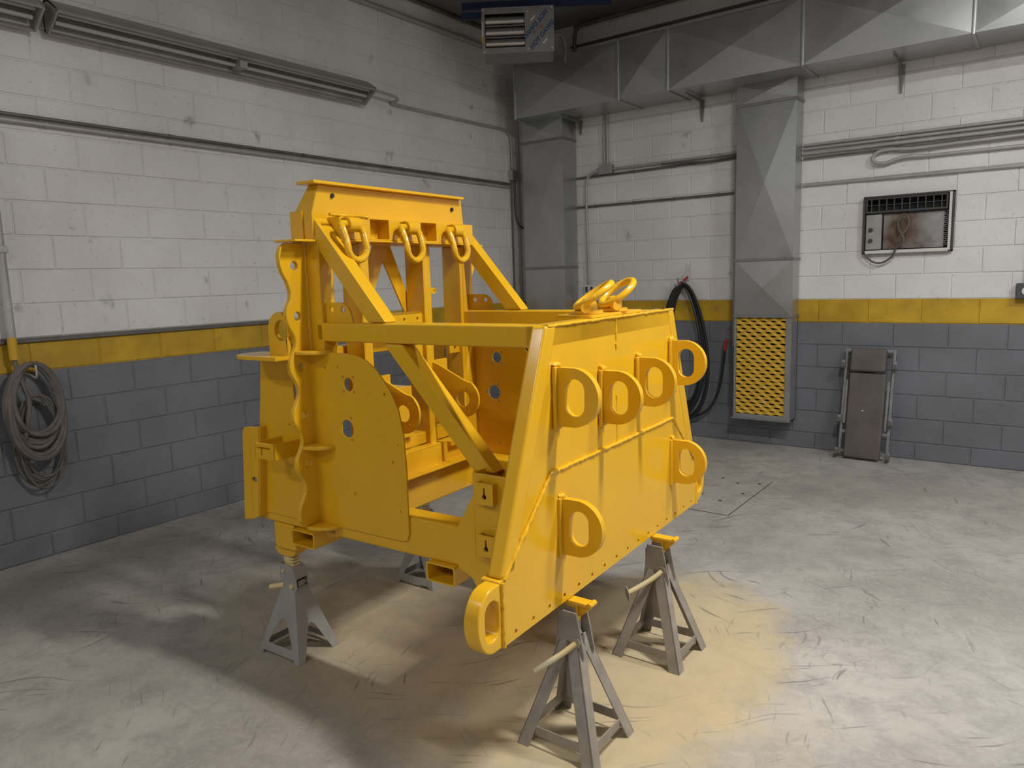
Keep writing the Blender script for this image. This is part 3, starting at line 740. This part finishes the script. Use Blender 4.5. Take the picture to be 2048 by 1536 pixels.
# brackets that carry the duct
for i, (x, z) in enumerate(((.81, 3.11), (2.15, 3.05), (3.84, 3.03))):
    lab = ('by the corner drop', 'between the two duct drops', 'above the wall air conditioner')[i]
    t = thing('duct_bracket', 'tapered grey steel duct bracket %s' % lab, 'bracket', (x, 0, z), 0, 'brackets under the wall duct')
    B().prism([(0, DZ0-z-.03), (0, 0), (-.012, 0), (-.06, DZ0-z-.05), (-.40, DZ0-z-.025), (-.40, DZ0-z-.014), (0, DZ0-z-.014)], -.003, .003, lambda a, b, c: (c, a-.001, b)).build('web', 'galv_d', t)
    B().prism([(-.008, 0), (.008, 0), (.026, DZ0-z-.02), (-.026, DZ0-z-.02)], -.016, -.010, lambda a, b, c: (a, c-.0, b)).build('front_flange', 'galv_d', t)

# ------------------------------------------------------------------ unit heater in the corner
hy = math.radians(34)
ht = thing('unit_heater', 'grey gas unit heater hung in the corner under the ceiling', 'heater', (.885, -1.20, 3.625), hy)
ht.scale = (.85, .62, 1)
B().box((-.365, -.22, 0), (.37, .30, .012)).box((-.365, -.22, .012), (-.353, .30, .375)).box((.358, -.22, .012), (.37, .30, .375)).box((-.353, .288, .012), (.358, .30, .375)).box((-.365, -.22, .375), (.37, .30, .387)).build('case', 'heater', ht, .004)
fr = B().prism(rect(-.375, 0, .38, .387), -.235, -.22, lambda a, b, c: (a, c, b), [rect(-.34, .05, .075, .335)]).build('front_panel', 'heater', ht, .003)
B().box((-.345, .05, .04), (.08, .06, .34)).build('dark_interior', 'dark', ht)
for z in (.095, .19, .285): B().cyl((-.335, -.175, z), (.07, -.175, z), .036, 20).build('exchanger_tube', 'heat_tube', ht)
for z in (.142, .238): B().box((-.338, -.215, z-.004), (.073, -.17, z+.002)).build('louvre', 'heater', ht)
for x, z in ((-.355, .37), (-.355, .015), (.36, .37), (.36, .03), (.105, .345), (.105, .03)): B().cyl((x, -.235, z), (x, -.239, z), .008, 10).build('screw', 'white', ht)
B().box((-.374, -.238, .15), (-.36, -.2355, .27)).build('sticker', 'white_print', ht); B().box((-.374, -.238, .09), (-.36, -.2355, .15)).build('sticker', 'yellow', ht)
def lettering(txt, size, x, z, ang, parent, y, m='blue_print'):
    cu = bpy.data.curves.new('lettering', 'FONT'); cu.body = txt; cu.size = size; cu.align_x = 'CENTER'; cu.align_y = 'CENTER'; cu.extrude = .0006; cu.offset = .0022
    o = bpy.data.objects.new('tmp', cu); COL.objects.link(o)
    dg = bpy.context.evaluated_depsgraph_get(); me = bpy.data.meshes.new_from_object(o.evaluated_get(dg)); bpy.data.objects.remove(o)
    me.materials.clear(); me.materials.append(M[m])
    l = link('lettering', me, parent); l.location = (x, y, z); l.rotation_euler = (PI/2, ang, 0); l['label'] = 'blue HOT DAWG lettering'
    # rotation: stand upright facing -y, then turn in the panel plane
    l.rotation_euler = (Matrix.Rotation(-ang, 3, 'Y') @ Matrix.Rotation(PI/2, 3, 'X')).to_euler()
lettering('HOT DAWG', .058, .258, .145, math.radians(43), ht, -.2362)
lettering('HOT DAWG', .058, .185, .235, math.radians(43+180), ht, -.2362)
for x, z, m, lx in ((.16, .285, 'white_print', .06), (.285, .09, 'white_print', .06), (.175, .165, 'red_print', .03), (.245, .21, 'red_print', .03)):
    q = B().box((-lx/2, -.0005, -.007), (lx/2, .0005, .007)).build('printed_mark', m, ht); q.location = (x, -.2358, z); q.rotation_euler = (0, -math.radians(43), 0)
# blue struts that carry it
for x0, x1, y, z in ((-.60, -.38, -.05, .36), (-.6, 1.0, .10, .475)):
    o = B().box((x0, y-.03, z-.03), (x1, y+.03, z+.03)).build('mounting_strut', 'blue', ht, .003)
for x in (-.30, .30): B().cyl((x, .10, .38), (x, .10, .52), .01, 8).build('hanger_rod', 'galv_d', ht)
B().tube(smooth_path([(.37, .1, .2), (.46, .12, .2), (.50, .14, .12), (.50, .14, 0), (.50, .2, -.02)], 5), .016, 10).build('gas_pipe', 'darkpipe', ht)

# ------------------------------------------------------------------ lamps on the left wall (off)
def wall_lamp(y0, y1, label):
    yc = (y0+y1)/2; L = (y1-y0)/2
    t = thing('strip_light', label, 'light', (0, yc, 3.16), 0, 'unlit strip lights on the left wall')
    # wing-shaped reflector, open downwards and to the room
    prof = [(.030, .165), (.055, .185), (.115, .175), (.205, .115), (.215, .085), (.205, .083), (.194, .108), (.11, .163), (.058, .17), (.045, .155), (.045, .02), (.07, -.005), (.06, -.012), (.030, .012)]
    B().prism(prof, -L, L, lambda a, b, c: (a, c, b)).build('reflector', 'housing', t, .002)
    for y in (-L+.006, -.006+L): B().prism([(.03, .012), (.03, .165), (.055, .185), (.115, .175), (.205, .115), (.215, .085), (.07, -.012)], y-.006, y+.006, lambda a, b, c: (a, c, b)).build('end_cap', 'housing', t, .002)
    nsec = 2; sl = 2*L/nsec
    for k in range(nsec):
        a, b_ = -L+k*sl+.03, -L+(k+1)*sl-.03
        for x, z in ((.105, .055), (.150, .095)): B().cyl((x, a, z), (x, b_, z), .013, 10).build('tube', 'tube', t)
    for y in ([0] if nsec == 2 else []): B().box((.05, y-.03, .03), (.175, y+.03, .12)).build('lamp_holder', 'housing', t, .003)
    for k in range(6):
        y = -L+.15+k*(2*L-.3)/5
        B().box((0, y-.012, .06), (.035, y+.012, .14)).build('wall_clip', 'darkpipe', t)
    return t
wall_lamp(-4.85, -2.345, 'long dusty unlit strip light high on the left wall, fully in view')
wall_lamp(-7.42, -4.91, 'unlit strip light on the left wall cut off by the upper left picture corner')
B().tube(smooth_path([(0, 0, 0), (0, .04, 0)], 2), .012, 10).build('lamp_coupling', 'darkpipe').location = (.12, -4.90, 3.27)
tag(bpy.data.objects['lamp_coupling'], 'short dark pipe joining the two strip lights on the left wall', 'pipe')

# ------------------------------------------------------------------ conduits
def pipe(pts, r, label, m='conduit', name='conduit', sub=5, cat='pipe', clips=()):
    o = B().tube(smooth_path(pts, sub) if sub else pts, r, 10).build(name, m); tag(o, label, cat)
    return o
def straight(a, b, r, label, m='conduit', name='conduit', n=2, clips=3):
    a, b = Vector(a), Vector(b); t = thing(name, label, 'pipe', a)
    B().tube([V(0, 0, 0), b-a], r, 10).build('pipe_run', m, t)
    for k in range(clips):
        p = (b-a)*((k+.5)/clips); d = (b-a).normalized()
        B().tube([p-d*.012, p+d*.012], r*1.25, 10).build('pipe_strap', m, t)
    return t
ye = ROOM_Y+.3
straight((.022, -6.9, 2.670), (.022, -.23, 2.666), .011, 'upper of two grey conduits running the length of the left wall', 'darkpipe', clips=6)
straight((.024, -6.9, 2.633), (.024, -.23, 2.631), .014, 'lower of two grey conduits running the length of the left wall', 'conduit', clips=5)
straight((.03, -6.9, 4.02), (.03, -.1, 4.02), .022, 'thick pipe along the left wall just below the ceiling', 'conduit', clips=4)
straight((.03, -6.9, 4.195), (.03, -.1, 4.195), .018, 'dark pipe tucked under the ceiling edge of the left wall', 'darkpipe', clips=4)
pipe([(.12, -2.35, 3.28), (.12, -2.15, 3.27), (.115, -2.02, 3.262), (.09, -1.985, 3.245), (.04, -2.0, 3.232), (.025, -1.94, 3.226), (.025, -1.6, 3.226), (.025, -.6, 3.23), (.025, -.34, 3.232), (.025, -.22, 3.20), (.025, -.185, 3.10), (.025, -.183, 2.84)], .013, 'grey conduit from the strip light bending down near the corner')
jb = thing('junction_box', 'small grey junction box on the left wall near the corner', 'box', (0, -.175, 2.76))
B().box((0.001, -.05, -.055), (.06, .05, .055)).build('box_body', 'conduit', jb, .004); B().box((.06, -.053, -.058), (.066, .053, .058)).build('box_lid', 'galv_d', jb, .002)
pipe([(.025, -.140, 2.704), (.025, -.138, 2.45), (.026, -.125, 2.3), (.04, -.09, 2.22), (.06, -.05, 2.19)], .011, 'thin conduit dropping from the corner junction box behind the duct', 'darkpipe')
pipe([(.025, -.198, 2.704), (.025, -.195, 1.5), (.025, -.19, .6)], .009, 'thin vertical conduit down the left wall beside the corner duct', 'darkpipe', sub=0)
tr = structure(B().prism([(0, 1.338), (.022, 1.345), (.022, 1.362), (0, 1.368)], -6.9, -3.42, lambda a, b, c: (a+.001, c, b)).build('trim_1', 'darkpipe'))
hp = thing('air_pipe', 'vertical grey air pipe with yellow end at the left picture edge', 'pipe', (.06, -5.235, 1.25))
B().cyl((0, 0, .13), (0, 0, 1.36), .024, 14).build('pipe_run', 'conduit', hp); B().cyl((0, 0, 0), (0, 0, .13), .025, 14).build('yellow_end', 'filter', hp)
B().box((-.06, -.03, .62), (.03, .03, .66)).build('pipe_bracket', 'conduit', hp, .003)

zc = .03
straight((3.092, -.02, 2.712), (7.5, -.02, 2.705), .012, 'top conduit of the bundle right of the right duct drop')
straight((3.092, -.022, 2.68), (7.5, -.022, 2.672), .012, 'second conduit of the bundle right of the right duct drop')
straight((3.092, -.024, 2.64), (7.5, -.024, 2.636), .015, 'third, thickest conduit of the bundle right of the right duct drop', 'conduit')
straight((3.092, -.02, 2.60), (7.5, -.02, 2.604), .010, 'lowest conduit of the bundle right of the right duct drop', 'darkpipe')
straight((3.092, -.02, 2.372), (7.5, -.02, 2.362), .013, 'single conduit just above the wall air conditioner')
pipe([(4.9, -.045, 2.592), (4.2, -.045, 2.582), (3.95, -.045, 2.58), (3.80, -.045, 2.592), (3.70, -.045, 2.585), (3.655, -.045, 2.54), (3.68, -.045, 2.497), (3.76, -.045, 2.488), (3.84, -.045, 2.512), (3.94, -.04, 2.522), (4.02, -.03, 2.515), (4.4, -.025, 2.512), (7.5, -.025, 2.506)], .014, 'grey flexible conduit doubling back in a loop above the air conditioner', sub=8)
pj = thing('junction_box', 'galvanised junction box on the wall between the two duct drops', 'box', (1.125, 0, 2.72))
B().box((-.075, -.06, -.045), (.075, -.001, .045)).build('box_body', 'galv_d', pj, .004); B().box((-.078, -.066, -.048), (.078, -.06, .048)).build('box_lid', 'galv', pj, .002)
straight((1.204, -.03, 2.718), (2.54, -.03, 2.722), .013, 'upper conduit between the duct drops, leaving the junction box', clips=3)
straight((.762, -.02, 2.665), (2.54, -.02, 2.678), .011, 'middle conduit between the two duct drops', 'darkpipe', clips=4)
straight((.762, -.02, 2.362), (2.54, -.02, 2.362), .012, 'lower conduit between the two duct drops', 'darkpipe', clips=4)
pipe([(1.049, -.05, 2.712), (.98, -.055, 2.70), (.92, -.055, 2.66), (.895, -.055, 2.58), (.895, -.055, 2.3), (.90, -.03, 1.542)], .013, 'bent conduit dropping from the junction box to the outlet', sub=6)
straight((1.10, -.028, 2.765), (1.10, -.028, 3.268), .009, 'left of two thin conduits rising from the junction box to the duct', clips=1)
straight((1.135, -.028, 2.765), (1.135, -.028, 3.268), .012, 'right of two thin conduits rising from the junction box to the duct', clips=1)
pipe([(1.75, -.05, 2.70), (1.95, -.05, 2.69), (2.2, -.05, 2.675), (2.35, -.05, 2.68), (2.50, -.04, 2.70)], .010, 'sagging dark cable under the conduits left of the right drop', 'darkpipe', 'cable')
ob = thing('outlet_box', 'white double outlet at the foot of the bent conduit', 'outlet', (.905, 0, 1.49))
B().box((-.06, -.045, -.05), (.06, -.001, .05)).build('box_body', 'white', ob, .004)
for x in (-.03, .03): B().box((x-.016, -.048, -.03), (x+.016, -.045, .03)).build('socket', 'switch', ob, .002)
B().box((-.07, -.03, -.13), (-.02, -.001, -.06)).build('lower_box', 'white', ob, .003)
straight((2.495, -.035, .93), (2.495, -.035, 2.66), .016, 'vertical conduit hard against the left side of the right duct drop', 'conduit', clips=2)
straight((2.53, -.03, 1.2), (2.53, -.03, 2.66), .010, 'thin vertical pipe squeezed between conduit and right duct drop', 'darkpipe', clips=2)
straight((.72, -.02, 4.0), (6.5, -.02, 4.02), .014, 'upper pipe above the wall duct', 'darkpipe', clips=3)
straight((.72, -.03, 3.93), (6.5, -.03, 3.95), .018, 'lower pipe above the wall duct', 'conduit', clips=3)
pipe([(.80, -.085, 3.9), (.80, -.085, 4.08), (.84, -.085, 4.15), (.95, -.085, 4.17), (2.5, -.085, 4.18), (5, -.085, 4.18)], .02, 'dark blue-black gas pipe bending along the ceiling right of the heater', 'darkpipe', sub=5)

# ------------------------------------------------------------------ air conditioner in the right wall
ac = thing('air_conditioner', 'old through-wall air conditioner without its cover, grille and coil bare', 'air conditioner', ((ACX0+ACX1)/2, 0, ACZ0))
W2, H2 = (ACX1-ACX0)/2, ACZ1-ACZ0
cs = B(); t = .014
for lo, hi in (((-W2, -.05, 0), (-W2+t, .15, H2)), ((W2-t, -.05, 0), (W2, .15, H2)), ((-W2, -.05, 0), (W2, .15, t)), ((-W2, -.05, H2-t), (W2, .15, H2))): cs.box(lo, hi)
cs.build('sleeve', 'ac_dark', ac, .002)
B().box((W2-.035, -.055, .01), (W2-.016, -.045, H2-.01)).build('white_flange', 'white', ac); B().box((-W2+.02, -.055, 0), (W2-.03, -.03, .028)).build('bottom_tray', 'white', ac, .004)
B().box((-W2+.012, .08, .01), (W2-.012, .09, H2-.01)).build('dark_back', 'dark', ac)
B().box((-W2+.15, -.005, .035), (W2-.07, .02, .325)).build('coil', 'ac_coil', ac, .003)
for k in range(9):
    z = .05+k*.032; B().tube([(W2-.07, -.004, z), (W2-.045, -.008, z+.003), (W2-.045, -.008, z+.017), (W2-.07, -.004, z+.02)], .005, 8).build('coil_bend', 'galv', ac)
pnl = B().box((-W2+.02, -.03, .035), (-W2+.14, .02, .325)).build('control_panel', 'ac_grey', ac, .003)
for z in (.20, .11): B().cyl((-W2+.06, -.03, z), (-W2+.06, -.048, z), .017, 16).build('knob', 'ac_dark', pnl, .003)
gr = B().prism(rect(-W2+.016, .335, W2-.045, H2-.016), -.045, -.02, lambda a, b, c: (a, c, b), [rect(-W2+.03, .352, W2-.06, H2-.03)]).build('grille_frame', 'ac_dark', ac, .002)
for k in range(10):
    x = -W2+.06+k*(2*W2-.15)/9
    B().box((x-.003, -.045, .352), (x+.003, -.015, H2-.03)).build('grille_bar', 'switch', gr)
for z in (.40,): B().box((-W2+.03, -.035, z-.002), (W2-.06, -.03, z+.002)).build('grille_wire', 'switch', gr)
pts = [(-.02, -.07, .30), (-.05, -.075, .25), (-.045, -.08, .20), (-.02, -.085, .16), (-.005, -.085, .12), (-.03, -.09, .08), (-.06, -.085, .03), (-.09, -.06, -.03), (-.16, -.045, -.075), (-.23, -.04, -.07), (-.28, -.04, -.03), (-.305, -.045, .02)]
x0 = (ACX0+ACX1)/2-.01
pc = thing('power_cord', 'brown power cord knotted in front of the air conditioner and looping below it', 'cord', (x0, 0, ACZ0))
B().tube(smooth_path([(a, b-.005, c) for a, b, c in pts], 6), .008, 8).build('hanging_loop', 'cord', pc)
B().tube(smooth_path([(a, b-.005, c) for a, b, c in [(-.045, -.088, .10), (-.02, -.095, .14), (.01, -.088, .18), (.03, -.08, .24), (.015, -.075, .295), (-.015, -.072, .31), (-.045, -.075, .28), (-.05, -.08, .22), (-.025, -.09, .16), (.0, -.098, .10), (-.02, -.10, .06)]], 6), .008, 8).build('knotted_loop', 'cord', pc)

# ------------------------------------------------------------------ hoses
def coil(cy, cz, to3, n, rx, rz, seed, dz=0.):
    rnd = random.Random(seed); P = []
    for k in range(n):
        a_, b_ = rx*rnd.uniform(.80, 1.0), rz*rnd.uniform(.72, 1.0); ox = rnd.uniform(-.02, .02); dd = rnd.uniform(-.03, .03)
        for i in range(12):
            a = PI/2 - 2*PI*i/12
            x = ox+a_*math.cos(a)*(1-.12*math.sin(a)); z = cz+rz - b_ + b_*math.sin(a)
            P.append(to3(cy+x, z, dd*(1-math.sin(a))*.5+rnd.uniform(-.006, .006)))
    return P
P = coil(-5.165, .93, lambda t, z, d: (.095+d, t, z), 12, .15, .29, 3)
hl = thing('hose_coil', 'dusty brown air hose coiled on a hook on the left wall', 'hose', (0, -5.165, .4))
def rel(P, o): return [Vector(p)-Vector(o.location) for p in P]
B().tube(smooth_path(rel(P, hl), 4), .015, 8).build('hose', 'hose', hl)
P = coil(-5.15, .74, lambda t, z, d: (.075+d, t, z), 4, .125, .29, 11)
B().tube(smooth_path(rel(P, hl), 4), .0075, 8).build('thin_cable', 'hose', hl)
P = [(.06, -5.235, 1.25), (.09, -5.23, 1.15), (.10, -5.2, 1.0), (.11, -5.23, .85), (.09, -5.26, .7)]
B().tube(smooth_path(rel(P, hl), 5), .014, 8).build('hose_tail', 'hose', hl)
hk = B().tube(smooth_path([(.001, -5.165, 1.16), (.08, -5.165, 1.15), (.15, -5.165, 1.14), (.165, -5.165, 1.18), (.16, -5.165, 1.215)], 4), .006, 8).build('hose_hook', 'conduit'); tag(hk, 'bent wire hook holding the brown hose on the left wall', 'hook')
hr = thing('hose_coil', 'black rubber hose hung in long loops beside the right duct drop', 'hose', (2.0, 0, .2))
def rloop(x0, rx, zt, zb_, d, n=18):
    return [(x0+rx*math.sin(2*PI*i/n)*(1-.25*math.cos(2*PI*i/n)), -.05-d, (zt+zb_)/2+(zt-zb_)/2*math.cos(2*PI*i/n)) for i in range(n)]
rnd = random.Random(5); P = []
for k in range(6): P += rloop(1.985+rnd.uniform(-.02, .03), .165+.018*k, 1.535-rnd.uniform(0, .03), .34-.032*k, .012*k)
P += [(1.985, -.09, 1.5), (1.80, -.09, 1.2), (1.76, -.09, .8), (1.86, -.09, .40), (2.04, -.09, .22), (2.24, -.085, .28), (2.36, -.08, .48), (2.41, -.085, .75), (2.425, -.085, .90)]
B().tube(smooth_path(rel(P, hr), 4), .013, 8).build('hose', 'black', hr)
B().tube(rel([(2.423, -.085, .89), (2.432, -.085, .95), (2.44, -.08, 1.0)], hr), .017, 10).build('coupling', 'rub_red', hr)
B().tube(rel([(1.95, -.10, 1.50), (2.01, -.11, 1.56), (2.05, -.09, 1.60)], hr), .012, 8).build('red_tie', 'rub_red', hr)
hb = thing('hose_bracket', 'white perforated strap with hook above the black hose', 'bracket', (2.01, 0, 1.56))
B().prism(rect(-.022, 0, .022, .16), -.006, -.001, lambda a, b, c: (a, c, b), [circ(0, .13, .007, 8), circ(0, .09, .007, 8), circ(0, .05, .007, 8)]).build('strap', 'white', hb)
B().tube([(0, -.004, .01), (0, -.10, -.02), (0, -.13, .0), (0, -.13, .05)], .008, 8).build('hook', 'galv', hb); B().tube([(-.06, -.004, .0), (-.06, -.09, -.02), (-.06, -.11, .03)], .008, 8).build('hook', 'galv', hb)

# ------------------------------------------------------------------ creeper leaning on the right wall
cr = thing('mechanic_creeper', 'brown padded mechanic creeper standing on end against the right wall', 'creeper', (3.695, -.205, .001))
cr.rotation_euler = (-math.atan2(.155, .96), 0, math.radians(-3))
Hc = .965
for sx in (-1, 1):
    B().box((sx*.19-.012, -.012, .03), (sx*.19+.012, .012, Hc-.01)).build('frame_rail', 'galv_d', cr, .004)
    B().box((sx*.165-.010, -.03, .30 if sx < 0 else .26), (sx*.165+.010, -.012, .68)).build('inner_rail', 'galv_d', cr, .003)
    for z, dy in ((.035, -.035), (.32, -.03), (.80, -.03)):
        c = B().box((sx*.205-.014, dy-.012, z-.005), (sx*.205+.014, -.005, z+.05)).build('caster_fork', 'galv_d', cr, .002)
        B().cyl((sx*.205-.010, dy-.012, z+.0), (sx*.205+.010, dy-.012, z+.0), .028, 18).build('caster_wheel', 'pad', cr)
for z in (.06, .23, .62, .94): B().box((-.19, -.010, z-.014), (.19, .010, z+.014)).build('cross_bar', 'galv_d', cr, .003)
B().box((-.145, -.058, .01), (.145, -.016, .745)).build('body_pad', 'pad', cr, .016, 3)
B().box((-.142, -.085, .755), (.142, -.022, .955)).build('head_pad', 'pad', cr, .022, 3)
B().cyl((-.015, -.0585, .42), (-.015, -.060, .42), .006, 8).build('pad_tear', 'white', cr)

# ------------------------------------------------------------------ small things
sb = thing('switch_box', 'dark grey electrical box on the yellow stripe at the right picture edge', 'box', (4.775, 0, 1.425))
B().box((-.07, -.07, -.06), (.07, -.001, .06)).build('box_body', 'switch', sb, .006); B().cyl((-.0, -.07, 0), (0, -.074, 0), .032, 20).build('receptacle', 'white_print', sb)
B().cyl((.02, -.074, .0), (.02, -.075, 0), .009, 10).build('slot', 'switch', sb)
B().cyl((.0, -.03, .06), (.0, -.03, .9), .012, 10).build('riser', 'conduit', sb)
fc = thing('floor_cover', 'concrete-coloured square cover plate set in the floor behind the machine', 'cover', (2.8, -1.75, 0))
B().box((-.45, -.48, .0005), (.46, .48, .004)).build('plate', 'concrete', fc, .001, 1)
for x, y in ((.25, .3), (.38, .05), (.1, .38), (.3, -.2), (.12, -.1), (.4, .36)): B().cyl((x, y, .004), (x, y, .0055), .012, 10).build('bolt', 'dark', fc)
for lo, hi in (((-.455, .480), (.465, .485)), ((-.455, -.485), (.465, -.480)), ((.460, -.485), (.465, .485))):
    B().box((lo[0], lo[1], .0004), (hi[0], hi[1], .0012)).build('joint', 'dark', fc)
